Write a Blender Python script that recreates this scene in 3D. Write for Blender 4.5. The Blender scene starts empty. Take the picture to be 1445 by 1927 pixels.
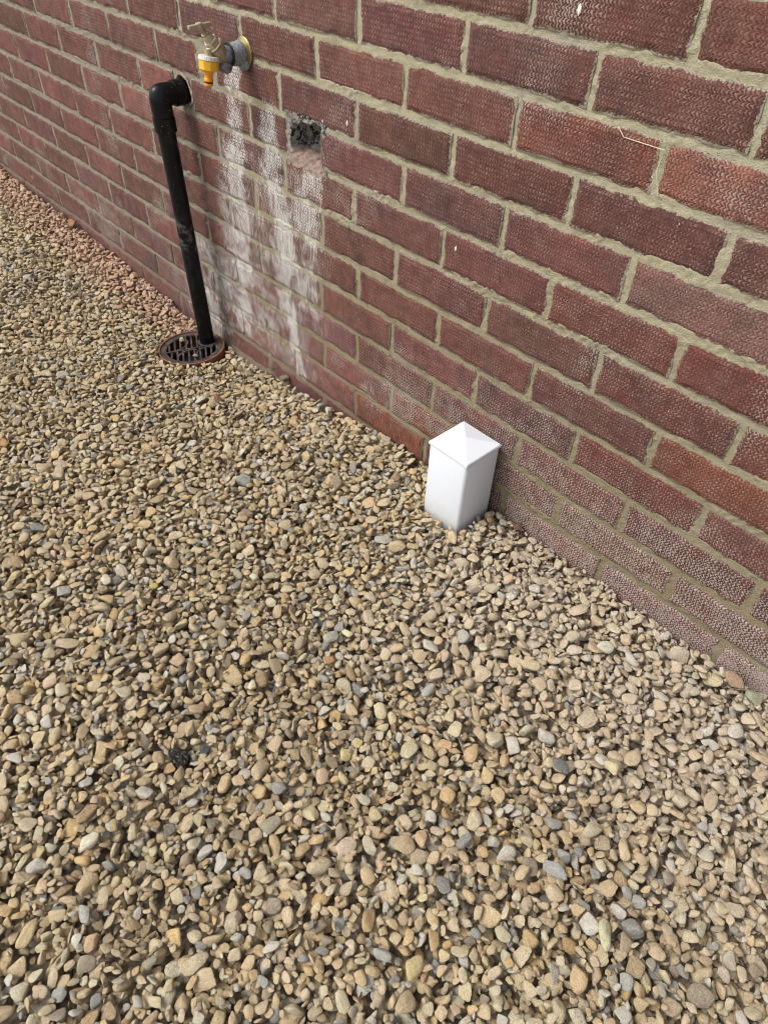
import bpy, bmesh, math, random
import numpy as np
from mathutils import Vector, Matrix, Euler

random.seed(7)
rng = np.random.default_rng(11)
scn = bpy.context.scene
COL = scn.collection

# ------------------------------------------------------------------ camera
CAM_F = 1312.16          # focal length in pixels of the 1445 x 1927 photograph
CAM_C = np.array([0.326093, -0.859864, 0.988473])
YAW, PIT, ROL = 0.802377, 0.773916, 0.046464
fwd = np.array([-math.sin(YAW) * math.cos(PIT), math.cos(YAW) * math.cos(PIT), -math.sin(PIT)])
r0 = np.cross(fwd, [0, 0, 1.0]); r0 /= np.linalg.norm(r0)
u0 = np.cross(r0, fwd)
RV = r0 * math.cos(ROL) + u0 * math.sin(ROL)
UV = -r0 * math.sin(ROL) + u0 * math.cos(ROL)
cam_d = bpy.data.cameras.new('camera')
cam = bpy.data.objects.new('camera', cam_d)
COL.objects.link(cam)
cam.matrix_world = Matrix(((RV[0], UV[0], -fwd[0], CAM_C[0]),
                           (RV[1], UV[1], -fwd[1], CAM_C[1]),
                           (RV[2], UV[2], -fwd[2], CAM_C[2]),
                           (0, 0, 0, 1)))
cam_d.sensor_fit = 'VERTICAL'
cam_d.sensor_height = 36.0
cam_d.lens = CAM_F / 1927 * 36.0
cam_d.clip_start = 0.02
cam_d.clip_end = 500
scn.camera = cam


def project(P):
    d = np.atleast_2d(P) - CAM_C
    z = d @ fwd
    z = np.where(z < 1e-3, 1e-3, z)
    return np.c_[722.5 + CAM_F * (d @ RV) / z, 963.5 - CAM_F * (d @ UV) / z]


def unproject(u, v, axis, val):
    d = fwd + RV * (u - 722.5) / CAM_F - UV * (v - 963.5) / CAM_F
    return CAM_C + d * ((val - CAM_C[axis]) / d[axis])


# ------------------------------------------------------------------ light
SUN_DIR = Vector((-0.38, -0.62, 1.0)).normalized()       # towards the sun
sun_el = math.asin(SUN_DIR.z)
sun_az = math.atan2(SUN_DIR.x, SUN_DIR.y)                # clockwise from +Y
w = bpy.data.worlds.new('World')
scn.world = w
w.use_nodes = True
nt = w.node_tree
nt.nodes.clear()
sky = nt.nodes.new('ShaderNodeTexSky')
sky.sky_type = 'NISHITA'
sky.sun_disc = False
sky.sun_elevation = sun_el
sky.sun_rotation = sun_az
sky.air_density = 1.0
sky.dust_density = 4.0
hs = nt.nodes.new('ShaderNodeHueSaturation')
hs.inputs['Saturation'].default_value = 0.5             # thin overcast: nearly grey sky
bg = nt.nodes.new('ShaderNodeBackground')
bg.inputs['Strength'].default_value = 0.15
wo = nt.nodes.new('ShaderNodeOutputWorld')
nt.links.new(sky.outputs[0], hs.inputs['Color'])
nt.links.new(hs.outputs[0], bg.inputs[0])
nt.links.new(bg.outputs[0], wo.inputs[0])
sd = bpy.data.lights.new('sun', 'SUN')
sd.energy = 1.25
sd.angle = math.radians(19)
sd.color = (1.0, 0.985, 0.955)
sun = bpy.data.objects.new('sun', sd)
COL.objects.link(sun)
sun.rotation_euler = SUN_DIR.to_track_quat('Z', 'Y').to_euler()
sun.location = (-2, -3, 5)
scn.view_settings.view_transform = 'Standard'
scn.view_settings.look = 'None'
scn.view_settings.exposure = 0.62
scn.view_settings.gamma = 1
scn.view_settings.use_curve_mapping = False
scn.render.filter_size = 1.1
scn.cycles.filter_width = 1.1


# ------------------------------------------------------------------ node helpers
class S:
    """A socket with arithmetic."""
    def __init__(s, nt, sock): s.nt, s.s = nt, sock
    def _m(s, op, *a, clamp=False):
        n = s.nt.nodes.new('ShaderNodeMath'); n.operation = op; n.use_clamp = clamp
        for i, v in enumerate((s,) + a):
            if isinstance(v, S): s.nt.links.new(v.s, n.inputs[i])
            else: n.inputs[i].default_value = v
        return S(s.nt, n.outputs[0])
    def __add__(s, o): return s._m('ADD', o)
    __radd__ = __add__
    def __sub__(s, o): return s._m('SUBTRACT', o)
    def __rsub__(s, o): return (s * -1) + o
    def __mul__(s, o): return s._m('MULTIPLY', o)
    __rmul__ = __mul__
    def __truediv__(s, o): return s._m('DIVIDE', o)
    def sin(s): return s._m('SINE')
    def abs(s): return s._m('ABSOLUTE')
    def pow(s, o): return s._m('POWER', o)
    def max(s, o): return s._m('MAXIMUM', o)
    def min(s, o): return s._m('MINIMUM', o)
    def clamp(s): return s._m('ADD', 0.0, clamp=True)
    def step(s, a, b):                       # smoothstep a..b (a may exceed b)
        n = s.nt.nodes.new('ShaderNodeMapRange'); n.interpolation_type = 'SMOOTHSTEP'
        lo, hi, t0, t1 = (a, b, 0, 1) if a < b else (b, a, 1, 0)
        s.nt.links.new(s.s, n.inputs['Value'])
        n.inputs['From Min'].default_value = lo; n.inputs['From Max'].default_value = hi
        n.inputs['To Min'].default_value = t0; n.inputs['To Max'].default_value = t1
        return S(s.nt, n.outputs[0])


class Mat:
    def __init__(m, name):
        m.mat = bpy.data.materials.new(name); m.mat.use_nodes = True
        m.nt = m.mat.node_tree; m.nt.nodes.clear()
        m.out = m.nt.nodes.new('ShaderNodeOutputMaterial')
        m.p = m.nt.nodes.new('ShaderNodeBsdfPrincipled')
        m.nt.links.new(m.p.outputs[0], m.out.inputs[0])
    def node(m, t): return m.nt.nodes.new(t)
    def geo(m):
        return m.node('ShaderNodeNewGeometry').outputs['Position']
    def objco(m): return m.node('ShaderNodeTexCoord').outputs['Object']
    def sep(m, vec):
        n = m.node('ShaderNodeSeparateXYZ'); m.nt.links.new(vec, n.inputs[0])
        return [S(m.nt, n.outputs[i]) for i in range(3)]
    def comb(m, x, y, z):
        n = m.node('ShaderNodeCombineXYZ')
        for i, v in enumerate((x, y, z)):
            if isinstance(v, S): m.nt.links.new(v.s, n.inputs[i])
            else: n.inputs[i].default_value = v
        return n.outputs[0]
    def noise(m, vec, scale, detail=2, rough=0.5, color=False):
        n = m.node('ShaderNodeTexNoise')
        m.nt.links.new(vec, n.inputs['Vector'])
        n.inputs['Scale'].default_value = scale; n.inputs['Detail'].default_value = detail
        n.inputs['Roughness'].default_value = rough
        return n.outputs['Color'] if color else S(m.nt, n.outputs[0])
    def mix(m, f, a, b, blend='MIX'):
        n = m.node('ShaderNodeMix'); n.data_type = 'RGBA'; n.blend_type = blend
        ia, ib, iff = n.inputs[6], n.inputs[7], n.inputs[0]
        for sock, v in ((ia, a), (ib, b), (iff, f)):
            if isinstance(v, S): m.nt.links.new(v.s, sock)
            elif isinstance(v, bpy.types.NodeSocket): m.nt.links.new(v, sock)
            elif isinstance(v, tuple): sock.default_value = (*v, 1)
            else: sock.default_value = v
        return n.outputs[2]
    def attr(m, name, typ='GEOMETRY'):
        n = m.node('ShaderNodeAttribute'); n.attribute_name = name; n.attribute_type = typ
        return n
    def bump(m, h, dist, strength=1.0, normal=None):
        n = m.node('ShaderNodeBump'); n.inputs['Distance'].default_value = dist
        n.inputs['Strength'].default_value = strength
        m.nt.links.new(h.s, n.inputs['Height'])
        if normal is not None: m.nt.links.new(normal, n.inputs['Normal'])
        return n.outputs[0]
    def set(m, color=None, rough=None, metal=None, normal=None, spec=None, coat=None):
        for k, v in (('Base Color', color), ('Roughness', rough), ('Metallic', metal), ('Normal', normal),
                     ('Specular IOR Level', spec), ('Coat Weight', coat)):
            if v is None: continue
            if isinstance(v, S): m.nt.links.new(v.s, m.p.inputs[k])
            elif isinstance(v, bpy.types.NodeSocket): m.nt.links.new(v, m.p.inputs[k])
            elif isinstance(v, tuple): m.p.inputs[k].default_value = (*v, 1)
            else: m.p.inputs[k].default_value = v
        return m.mat


# ------------------------------------------------------------------ materials
def stain_mask(m, pos):
    """White lime bloom run down the wall from the tap and the hole: soft streaks in wall coordinates."""
    x, y, z = m.sep(pos)
    wob = (m.noise(pos, 9, 2) - 0.5) * 0.06 + (m.noise(pos, 45, 2) - 0.5) * 0.035
    xs = x + wob
    def streak(xa, za, xb, zb, wl, wr, power):
        # x centre runs linearly between (xa,za) top and (xb,zb) bottom
        k = (xa - xb) / (za - zb)
        d = xs - (z - zb) * k - xb
        left = d.step(-wl, -wl * 0.15)
        right = d.step(wr * 1.2, wr * 0.3)
        zr = z.step(zb - 0.03, zb + 0.03) * z.step(za + 0.03, za - 0.02)
        return left * right * zr * power
    acc = streak(-1.045, 0.66, -1.06, 0.46, 0.065, 0.03, 1.0)
    for a in ((-1.06, 0.50, -1.10, 0.02, 0.11, 0.024, 1.1),
              (-0.94, 0.60, -0.95, 0.42, 0.05, 0.04, 1.1),
              (-0.93, 0.48, -0.895, 0.28, 0.055, 0.036, 1.35),
              (-0.93, 0.40, -0.93, 0.15, 0.06, 0.05, 1.0),
              (-0.915, 0.20, -0.89, 0.01, 0.035, 0.03, 1.35),
              (-0.80, 0.525, -0.805, 0.44, 0.055, 0.030, 1.3),
              (-0.83, 0.47, -0.85, 0.18, 0.07, 0.06, 0.85),
              (-0.97, 0.50, -0.99, 0.02, 0.26, 0.26, 0.50),
              (-1.10, 0.47, -1.12, 0.25, 0.10, 0.05, 0.62),
              (-1.24, 0.22, -1.30, -0.06, 0.22, 0.14, 0.75),
              (-1.02, 0.16, -1.02, 0.0, 0.12, 0.09, 0.55),
              (-0.62, 0.12, -0.62, 0.06, 0.07, 0.05, 0.5)):
        acc = acc.max(streak(*a))
    mp = m.node('ShaderNodeMapping'); m.nt.links.new(pos, mp.inputs['Vector'])
    mp.inputs['Scale'].default_value = (1, 1, 0.38)
    brk = m.noise(mp.outputs[0], 105, 4, 0.62)
    acc = acc * (brk.step(0.36, 0.58) * 0.48 + 0.52)
    acc = acc * ((m.noise(pos, 16, 3, 0.6)).step(0.30, 0.60) * 0.75 + 0.30)
    return acc


def make_brick_mat(name, far=False):
    m = Mat(name)
    pos = m.geo(); oc = m.objco()
    oi = m.node('ShaderNodeObjectInfo')
    rnd = S(m.nt, oi.outputs['Random'])
    x, y, z = m.sep(pos)
    n1 = m.noise(pos, 55, 3)
    n2 = m.noise(pos, 14, 3)
    # combed scallops pressed in the face: stacked crescents
    xx = x + rnd * 0.05 + (n1 - 0.5) * 0.0085 + (n2 - 0.5) * 0.014 + (m.noise(pos, 210, 2) - 0.5) * 0.0052
    zz = z + rnd * 0.03 + (m.noise(pos, 38, 2) - 0.5) * 0.007 + (m.noise(pos, 170, 2) - 0.5) * 0.0022
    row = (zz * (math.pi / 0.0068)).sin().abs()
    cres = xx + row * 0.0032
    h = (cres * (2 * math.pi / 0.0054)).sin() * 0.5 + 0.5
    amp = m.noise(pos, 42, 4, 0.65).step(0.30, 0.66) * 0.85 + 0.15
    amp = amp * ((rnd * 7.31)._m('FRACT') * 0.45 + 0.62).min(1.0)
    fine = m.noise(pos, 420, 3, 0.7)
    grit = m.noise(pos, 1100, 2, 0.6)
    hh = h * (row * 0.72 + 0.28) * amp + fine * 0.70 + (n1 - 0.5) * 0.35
    base = m.mix(rnd, (0.128, 0.048, 0.038), (0.178, 0.066, 0.048))
    base = m.mix(n2.step(0.35, 0.7), base, (0.094, 0.042, 0.035))
    base = m.mix(m.noise(pos, 7, 3).step(0.52, 0.75) * 0.55, base, (0.235, 0.074, 0.048))
    base = m.mix(0.9, base, oi.outputs['Color'], 'MULTIPLY')
    base = m.mix(m.noise(pos, 26, 4, 0.7).step(0.38, 0.7) * 0.22 + 0.04, base, (0.25, 0.17, 0.135))
    # paler tone on the crests, darker tone in the grooves
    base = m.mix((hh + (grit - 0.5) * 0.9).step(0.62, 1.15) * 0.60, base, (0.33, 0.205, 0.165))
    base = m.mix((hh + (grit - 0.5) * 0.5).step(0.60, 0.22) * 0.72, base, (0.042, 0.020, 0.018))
    dust = (z.step(0.40, 0.02) * (x.step(-0.9, -0.3) * 0.28 + 0.07) + z.step(0.26, 0.03) * x.step(-0.35, -0.05) * 0.20 - z.step(0.14, 0.03) * x.step(-0.9, -0.7) * x.step(-0.2, -0.35) * 0.5 + m.noise(pos, 5, 3).step(0.5, 0.75) * 0.30 + x.step(0.35, 1.0) * 0.15)
    st = stain_mask(m, pos)
    cover = (st * 0.85).min(0.88).max(dust)
    f = (cover * 0.95 + (h - 0.5) * 0.85 + (row - 0.6) * 0.25 + (fine - 0.5) * 1.6 + (grit - 0.5) * 0.9 + (n1 - 0.5) * 0.9 + (n2 - 0.5) * 0.7 - 0.12).step(0.16, 0.58) * (cover.step(0.02, 0.25))
    base = m.mix(f * 0.84, base, m.mix(st.step(0.1, 0.6), (0.38, 0.32, 0.275), (0.66, 0.645, 0.60)))
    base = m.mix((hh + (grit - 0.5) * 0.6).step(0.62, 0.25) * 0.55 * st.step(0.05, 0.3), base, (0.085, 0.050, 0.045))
    # white specks
    sp = m.noise(pos, 260, 1)
    base = m.mix(sp.step(0.79, 0.82), base, (0.7, 0.68, 0.62))
    # mortar smeared over the arrises
    ed = m.attr('edge').outputs['Fac']
    edge = S(m.nt, ed)
    em = ((edge * 1.25) + (h - 0.5) * 0.16 + (m.noise(pos, 260, 3, 0.65) - 0.5) * 2.0 + (m.noise(pos, 22, 2) - 0.5) * 1.3).step(0.44, 0.18)
    zc = z.step(0.02, 0.75)
    mcol = m.mix(zc, (0.20, 0.165, 0.105), (0.36, 0.33, 0.245))
    base = m.mix(em * 0.9, base, m.mix(m.noise(pos, 500, 3, 0.7).step(0.4, 0.65), mcol, m.mix(1.0, mcol, (0.55, 0.52, 0.48), 'MULTIPLY')))
    hb = hh * (1 - em * 0.75) + grit * 0.12
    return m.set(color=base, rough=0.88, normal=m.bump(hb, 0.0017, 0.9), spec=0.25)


def make_mortar_mat():
    m = Mat('mortar')
    pos = m.geo(); x, y, z = m.sep(pos)
    n = m.noise(pos, 12, 4, 0.6)
    zc = (z + (n - 0.5) * 0.25).step(0.0, 0.8)
    base = m.mix(zc, (0.205, 0.170, 0.100), (0.385, 0.350, 0.235))
    base = m.mix(m.noise(pos, 5, 3).step(0.5, 0.7) * 0.55, base, (0.30, 0.275, 0.225))
    # greyer repointing round the pipe
    g = x.step(-1.0, -1.15) * z.step(0.75, 0.6) * 0.8
    base = m.mix(g, base, (0.25, 0.225, 0.18))
    base = m.mix(m.noise(pos, 60, 3, 0.7).step(0.5, 0.75) * 0.4, base, (0.16, 0.13, 0.08))
    base = m.mix(m.noise(pos, 500, 3, 0.7).step(0.38, 0.68) * 0.42, base, m.mix(1.0, base, (1.5, 1.5, 1.48), 'MULTIPLY'))
    base = m.mix(m.noise(pos, 28, 3, 0.7).step(0.5, 0.72) * 0.5, base, m.mix(1.0, base, (0.62, 0.64, 0.66), 'MULTIPLY'))
    base = m.mix(m.noise(pos, 700, 2, 0.7).step(0.56, 0.7) * 0.5, base, (0.13, 0.11, 0.07))
    low = z.step(0.06, -0.03) * x.step(-0.2, -0.6)
    base = m.mix(low * 0.75, base, (0.15, 0.105, 0.075))
    st = stain_mask(m, pos)
    base = m.mix((st + (m.noise(pos, 130, 3) - 0.5) * 0.8).step(0.3, 0.9) * 0.75, base, (0.60, 0.58, 0.52))
    hh = m.noise(pos, 260, 4, 0.75) + m.noise(pos, 700, 2) * 0.5
    return m.set(color=base, rough=0.93, normal=m.bump(hh, 0.0026, 0.9), spec=0.2)


def make_hole_mat():
    m = Mat('broken_masonry')
    pos = m.geo(); x, y, z = m.sep(pos)
    base = m.mix(m.noise(pos, 70, 4, 0.7).step(0.42, 0.52), (0.022, 0.018, 0.014), (0.38, 0.37, 0.345))
    base = m.mix(m.noise(pos, 33, 3).step(0.5, 0.66) * 0.8, base, (0.10, 0.065, 0.03))
    base = m.mix(m.noise(pos, 160, 3, 0.7).step(0.60, 0.66), base, (0.55, 0.54, 0.51))
    ledge = (z + (m.noise(pos, 80, 2) - 0.5) * 0.008 + x * 0.19).step(0.3800, 0.3740)
    base = m.mix(ledge, base, m.mix(m.noise(pos, 110, 4, 0.7).step(0.35, 0.65), (0.46, 0.35, 0.28), (0.30, 0.20, 0.155)))
    cheek = x.step(-0.868, -0.874)
    base = m.mix(cheek.max(x.step(-0.775, -0.768)) * (m.noise(pos, 75, 3).step(0.35, 0.55) * 0.5 + 0.1), base, m.mix(m.noise(pos, 120, 3), (0.17, 0.17, 0.165), (0.42, 0.42, 0.40)))
    hh = m.noise(pos, 190, 4, 0.75)
    return m.set(color=base, rough=0.95, normal=m.bump(hh, 0.007, 1.0), spec=0.2)


def stone_shader(name, color, seed_rnd):
    m = Mat(name)
    oc = m.objco()
    if color is None:
        col = m.attr('col', 'INSTANCER').outputs['Color']
        rn = S(m.nt, m.attr('rnd', 'INSTANCER').outputs['Fac'])
    else:
        col = color; rn = None
    if rn is not None:
        a, b, c = m.sep(oc)
        vec = m.comb(a + rn * 37.0, b + rn * 11.0, c - rn * 23.0)
    else:
        mp = m.node('ShaderNodeMapping'); m.nt.links.new(oc, mp.inputs['Vector'])
        mp.inputs['Location'].default_value = (seed_rnd * 5, seed_rnd * 3, seed_rnd)
        mp.inputs['Scale'].default_value = (1, 1, 1)
        vec = mp.outputs[0]
    big = m.noise(vec, 1.3, 3, 0.6)
    mid = m.noise(vec, 4.5, 4, 0.7)
    fine = m.noise(vec, 16, 3, 0.7)
    base = m.mix(big.step(0.3, 0.7) * 0.55, col, m.mix(1.0, col, (0.72, 0.66, 0.58), 'MULTIPLY') if not isinstance(col, tuple) else tuple(c * k for c, k in zip(col, (0.72, 0.68, 0.62))))
    base = m.mix(mid.step(0.48, 0.66) * 0.9, base, m.mix(0.38, base, (0.75, 0.68, 0.55)))
    base = m.mix(mid.step(0.46, 0.33) * 0.7, base, m.mix(1.0, base, (0.62, 0.56, 0.48), 'MULTIPLY'))
    base = m.mix(fine.step(0.53, 0.62) * 0.8, base, m.mix(1.0, base, (0.45, 0.38, 0.30), 'MULTIPLY'))
    base = m.mix(fine.step(0.36, 0.26) * 0.35, base, (0.68, 0.63, 0.53))
    hh = mid + fine * 0.45
    return m.set(color=base, rough=0.82, normal=m.bump(hh, 0.20, 0.6), spec=0.3)


def plain(name, col, rough=0.5, metal=0.0, nscale=60, namt=0.3, dark=None, bump=0.0, spec=0.5):
    m = Mat(name)
    pos = m.geo()
    n = m.noise(pos, nscale, 4, 0.65)
    dark = dark or tuple(c * 0.6 for c in col)
    base = m.mix(n.step(0.35, 0.7) * namt, col, dark)
    nn = m.noise(pos, nscale * 6, 3)
    return m.set(color=base, rough=(nn * 0.2 + (rough - 0.1)).clamp(), metal=metal, spec=spec,
                 normal=m.bump(nn + n, bump, 0.6) if bump else None)


MAT_BRICK = make_brick_mat('rustic_red_brick')
MAT_MORTAR = make_mortar_mat()
MAT_HOLE = make_hole_mat()
MAT_STONE = stone_shader('gravel_stone', None, 0)

_m = Mat('black_pipe_plastic')
_p = _m.geo()
_x, _y, _z = _m.sep(_p)
_n = _m.noise(_p, 330, 1)
_sc = _z.step(0.20, 0.235) * _z.step(0.315, 0.285) * (_m.noise(_p, 60, 4, 0.7).step(0.50, 0.62))
_b = _m.mix(_n.step(0.755, 0.775) * 0.8, (0.0045, 0.0045, 0.0055), (0.42, 0.40, 0.36))
_b = _m.mix(_sc * 0.22, _b, (0.33, 0.33, 0.31))
_b = _m.mix(_m.noise(_p, 22, 4, 0.7).step(0.50, 0.75) * 0.05, _b, (0.25, 0.25, 0.25))
MAT_PIPE = _m.set(color=_b, rough=(_m.noise(_p, 40, 3) * 0.2 + 0.20), spec=0.22)

_m = Mat('white_plastic')
_p = _m.geo(); _x, _y, _z = _m.sep(_p)
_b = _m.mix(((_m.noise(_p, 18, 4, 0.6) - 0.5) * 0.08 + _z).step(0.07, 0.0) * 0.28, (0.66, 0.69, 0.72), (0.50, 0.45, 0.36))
_b = _m.mix(_m.noise(_p, 300, 2).step(0.74, 0.78) * 0.25, _b, (0.5, 0.46, 0.38))
_b = _m.mix(_m.noise(_p, 9, 3).step(0.45, 0.8) * 0.2, _b, (0.60, 0.58, 0.58))
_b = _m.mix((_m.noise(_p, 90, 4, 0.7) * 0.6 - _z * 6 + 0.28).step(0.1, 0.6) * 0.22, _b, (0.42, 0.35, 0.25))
MAT_WHITE = _m.set(color=_b, rough=(_m.noise(_p, 50, 3) * 0.12 + 0.30), spec=0.5)

MAT_BRASS = plain('weathered_brass', (0.46, 0.40, 0.27), 0.52, 0.7, 90, 0.6, (0.28, 0.20, 0.09), 0.0004)
MAT_BRASS_DULL = plain('dull_plated_brass', (0.50, 0.44, 0.32), 0.5, 0.65, 120, 0.5, (0.38, 0.30, 0.18), 0.0003)
MAT_BRASS_BRIGHT = plain('polished_brass', (0.36, 0.30, 0.15), 0.36, 1.0, 60, 0.5, (0.32, 0.22, 0.06))
MAT_YELLOW = plain('orange_yellow_plastic', (0.86, 0.48, 0.03), 0.36, 0, 120, 0.25, (0.55, 0.21, 0.015))
MAT_ORANGE = plain('orange_plastic', (0.80, 0.31, 0.015), 0.36, 0, 120, 0.25, (0.48, 0.14, 0.01))
MAT_RINGW = plain('off_white_plastic', (0.72, 0.69, 0.61), 0.5, 0, 200, 0.4, (0.42, 0.38, 0.30))
MAT_RUBBER = plain('black_rubber', (0.012, 0.012, 0.012), 0.6)
MAT_LAG = plain('grey_foam_lagging', (0.42, 0.43, 0.45), 0.95, 0, 300, 0.8, (0.13, 0.13, 0.14), 0.006, 0.1)
MAT_TAPE = plain('dark_grey_tape', (0.24, 0.25, 0.27), 0.75, 0, 130, 0.7, (0.05, 0.05, 0.055), 0.002, 0.2)
MAT_TERRA = plain('terracotta_plastic', (0.23, 0.085, 0.038), 0.6, 0, 60, 0.6, (0.13, 0.07, 0.045), 0.0005)
_m = Mat('dusty_black_grate')
_p = _m.geo()
_b = _m.mix(_m.noise(_p, 45, 4, 0.7).step(0.42, 0.68) * 0.62, (0.032, 0.026, 0.025), (0.15, 0.095, 0.075))
_b = _m.mix(_m.noise(_p, 400, 2).step(0.66, 0.75) * 0.6, _b, (0.38, 0.30, 0.25))
MAT_GRATE = _m.set(color=_b, rough=0.8, spec=0.3)
MAT_PIT = plain('dark_wet_silt', (0.012, 0.009, 0.007), 0.8)
MAT_STRAW = plain('dry_straw', (0.66, 0.56, 0.36), 0.7, 0, 300, 0.4)
MAT_CHIP = plain('pale_chip', (0.80, 0.76, 0.68), 0.8, 0, 200, 0.3)

_m = Mat('sandy_ground')
_p = _m.geo()
_vor = _m.node('ShaderNodeTexVoronoi'); _vor.inputs['Scale'].default_value = 75
_m.nt.links.new(_p, _vor.inputs['Vector'])
_d = S(_m.nt, _vor.outputs['Distance'])
_b = _m.mix(0.7, (0.32, 0.26, 0.18), _m.mix(_m.noise(_p, 60, 2), (0.22, 0.17, 0.11), (0.46, 0.40, 0.30)))
_b = _m.mix(_d.step(0.35, 0.7) * 0.6, _b, (0.08, 0.06, 0.04))
MAT_GROUND = _m.set(color=_b, rough=0.95, normal=_m.bump(1 - _d, 0.01, 0.9), spec=0.2)


# ------------------------------------------------------------------ object helpers
def tag(o, label=None, cat=None, group=None, kind=None):
    for k, v in (('label', label), ('category', cat), ('group', group), ('kind', kind)):
        if v: o[k] = v
    return o


def empty(name, loc=(0, 0, 0)):
    o = bpy.data.objects.new(name, None); COL.objects.link(o); o.location = loc
    o.empty_display_size = 0.02
    return o


def link(name, mesh, mat, parent=None, smooth=False, loc=None):
    if mat is not None and not mesh.materials: mesh.materials.append(mat)
    if smooth: mesh.shade_smooth()
    o = bpy.data.objects.new(name, mesh); COL.objects.link(o)
    if parent is not None:
        o.parent = parent
        o.matrix_parent_inverse = parent_inv(parent)
    if loc is not None: o.location = loc
    return o


def parent_inv(p):
    # parents here are only translated; world coordinates of the child mesh stay what they are
    t = Vector(p.location)
    q = p.parent
    while q is not None:
        t += 0 * t
        q = q.parent
    return Matrix.Translation(-p.matrix_basis.translation) if p.type == 'EMPTY' else Matrix.Identity(4)


def finish(bm, name, mat, parent=None, smooth=True, bevel=0.0, angle=35):
    if bevel:
        bmesh.ops.bevel(bm, geom=[e for e in bm.edges if e.is_manifold and e.calc_face_angle(0) > math.radians(28)],
                        offset=bevel, segments=2, profile=0.5, affect='EDGES', clamp_overlap=True)
    bmesh.ops.recalc_face_normals(bm, faces=bm.faces)
    me = bpy.data.meshes.new(name); bm.to_mesh(me); bm.free()
    if smooth:
        me.shade_smooth()
        try: me.set_sharp_from_angle(angle=math.radians(angle))
        except Exception: pass
    return link(name, me, mat, parent)


def frame_of(axis):
    a = Vector(axis).normalized()
    t = Vector((1, 0, 0)) if abs(a.x) < 0.8 else Vector((0, 0, 1))
    u = a.cross(t).normalized(); v = a.cross(u).normalized()
    return a, u, v


def lathe(bm, origin, axis, prof, seg=40, rfn=None, cap=True):
    """prof: list of (distance along axis, radius)."""
    a, u, v = frame_of(axis); o = Vector(origin)
    rings = []
    for t, r in prof:
        ring = []
        for k in range(seg):
            an = 2 * math.pi * k / seg
            rr = r * (rfn(t, an) if rfn else 1)
            ring.append(bm.verts.new(o + a * t + (u * math.cos(an) + v * math.sin(an)) * rr))
        rings.append(ring)
    for r1, r2 in zip(rings, rings[1:]):
        for k in range(seg):
            bm.faces.new((r1[k], r1[(k + 1) % seg], r2[(k + 1) % seg], r2[k]))
    if cap:
        bm.faces.new(rings[0][::-1]); bm.faces.new(rings[-1])
    return rings


def tube(bm, pts, rad, seg=24, cap=True):
    pts = [Vector(p) for p in pts]
    rads = rad if isinstance(rad, (list, tuple)) else [rad] * len(pts)
    t0 = (pts[1] - pts[0]).normalized()
    _, u, v = frame_of(t0)
    rings = []
    prev = t0
    for i, p in enumerate(pts):
        t = (pts[min(i + 1, len(pts) - 1)] - pts[max(i - 1, 0)]).normalized()
        q = prev.rotation_difference(t)
        u = q @ u; v = q @ v; prev = t
        rings.append([bm.verts.new(p + (u * math.cos(2 * math.pi * k / seg) + v * math.sin(2 * math.pi * k / seg)) * rads[i]) for k in range(seg)])
    for r1, r2 in zip(rings, rings[1:]):
        for k in range(seg):
            bm.faces.new((r1[k], r1[(k + 1) % seg], r2[(k + 1) % seg], r2[k]))
    if cap:
        bm.faces.new(rings[0][::-1]); bm.faces.new(rings[-1])


def box(bm, c, s, rot=None):
    M = Matrix.Translation(c) @ (rot.to_4x4() if rot else Matrix.Identity(4)) @ Matrix.Diagonal((*s, 1))
    return bmesh.ops.create_cube(bm, size=1, matrix=M)


def vnoise(nx, ny, cx, cy, seed):
    """smooth value noise on an nx x ny grid with cells of cx, cy samples, range -1..1"""
    g = np.random.default_rng(seed).uniform(-1, 1, (int(nx / cx) + 3, int(ny / cy) + 3))
    fx = np.arange(nx) / cx; fy = np.arange(ny) / cy
    ix = fx.astype(int); iy = fy.astype(int)
    tx = fx - ix; ty = fy - iy
    tx = (tx * tx * (3 - 2 * tx))[:, None]; ty = (ty * ty * (3 - 2 * ty))[None, :]
    a = g[np.ix_(ix, iy)]; b = g[np.ix_(ix + 1, iy)]; c = g[np.ix_(ix, iy + 1)]; d = g[np.ix_(ix + 1, iy + 1)]
    return (a * (1 - tx) + b * tx) * (1 - ty) + (c * (1 - tx) + d * tx) * ty


def grid_mesh(name, V, nx, ny, keep=None):
    """V: (nx*ny,3); cells kept by mask (nx-1, ny-1)"""
    i, j = np.meshgrid(np.arange(nx - 1), np.arange(ny - 1), indexing='ij')
    if keep is not None: i, j = i[keep], j[keep]
    i = i.ravel(); j = j.ravel()
    F = np.stack([i * ny + j, (i + 1) * ny + j, (i + 1) * ny + j + 1, i * ny + j + 1], 1)
    used = np.unique(F); mp = np.full(nx * ny, -1); mp[used] = np.arange(len(used))
    V = V[used]; F = mp[F]
    me = bpy.data.meshes.new(name)
    me.vertices.add(len(V)); me.vertices.foreach_set('co', V.astype(np.float32).ravel())
    me.loops.add(F.size); me.loops.foreach_set('vertex_index', F.astype(np.int32).ravel())
    me.polygons.add(len(F)); me.polygons.foreach_set('loop_start', np.arange(0, F.size, 4, dtype=np.int32))
    me.update(calc_edges=True)
    me.shade_smooth()
    return me


# ------------------------------------------------------------------ ground
PIT_XY = unproject(340, 1436, 2, 0.0)[:2]


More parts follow.
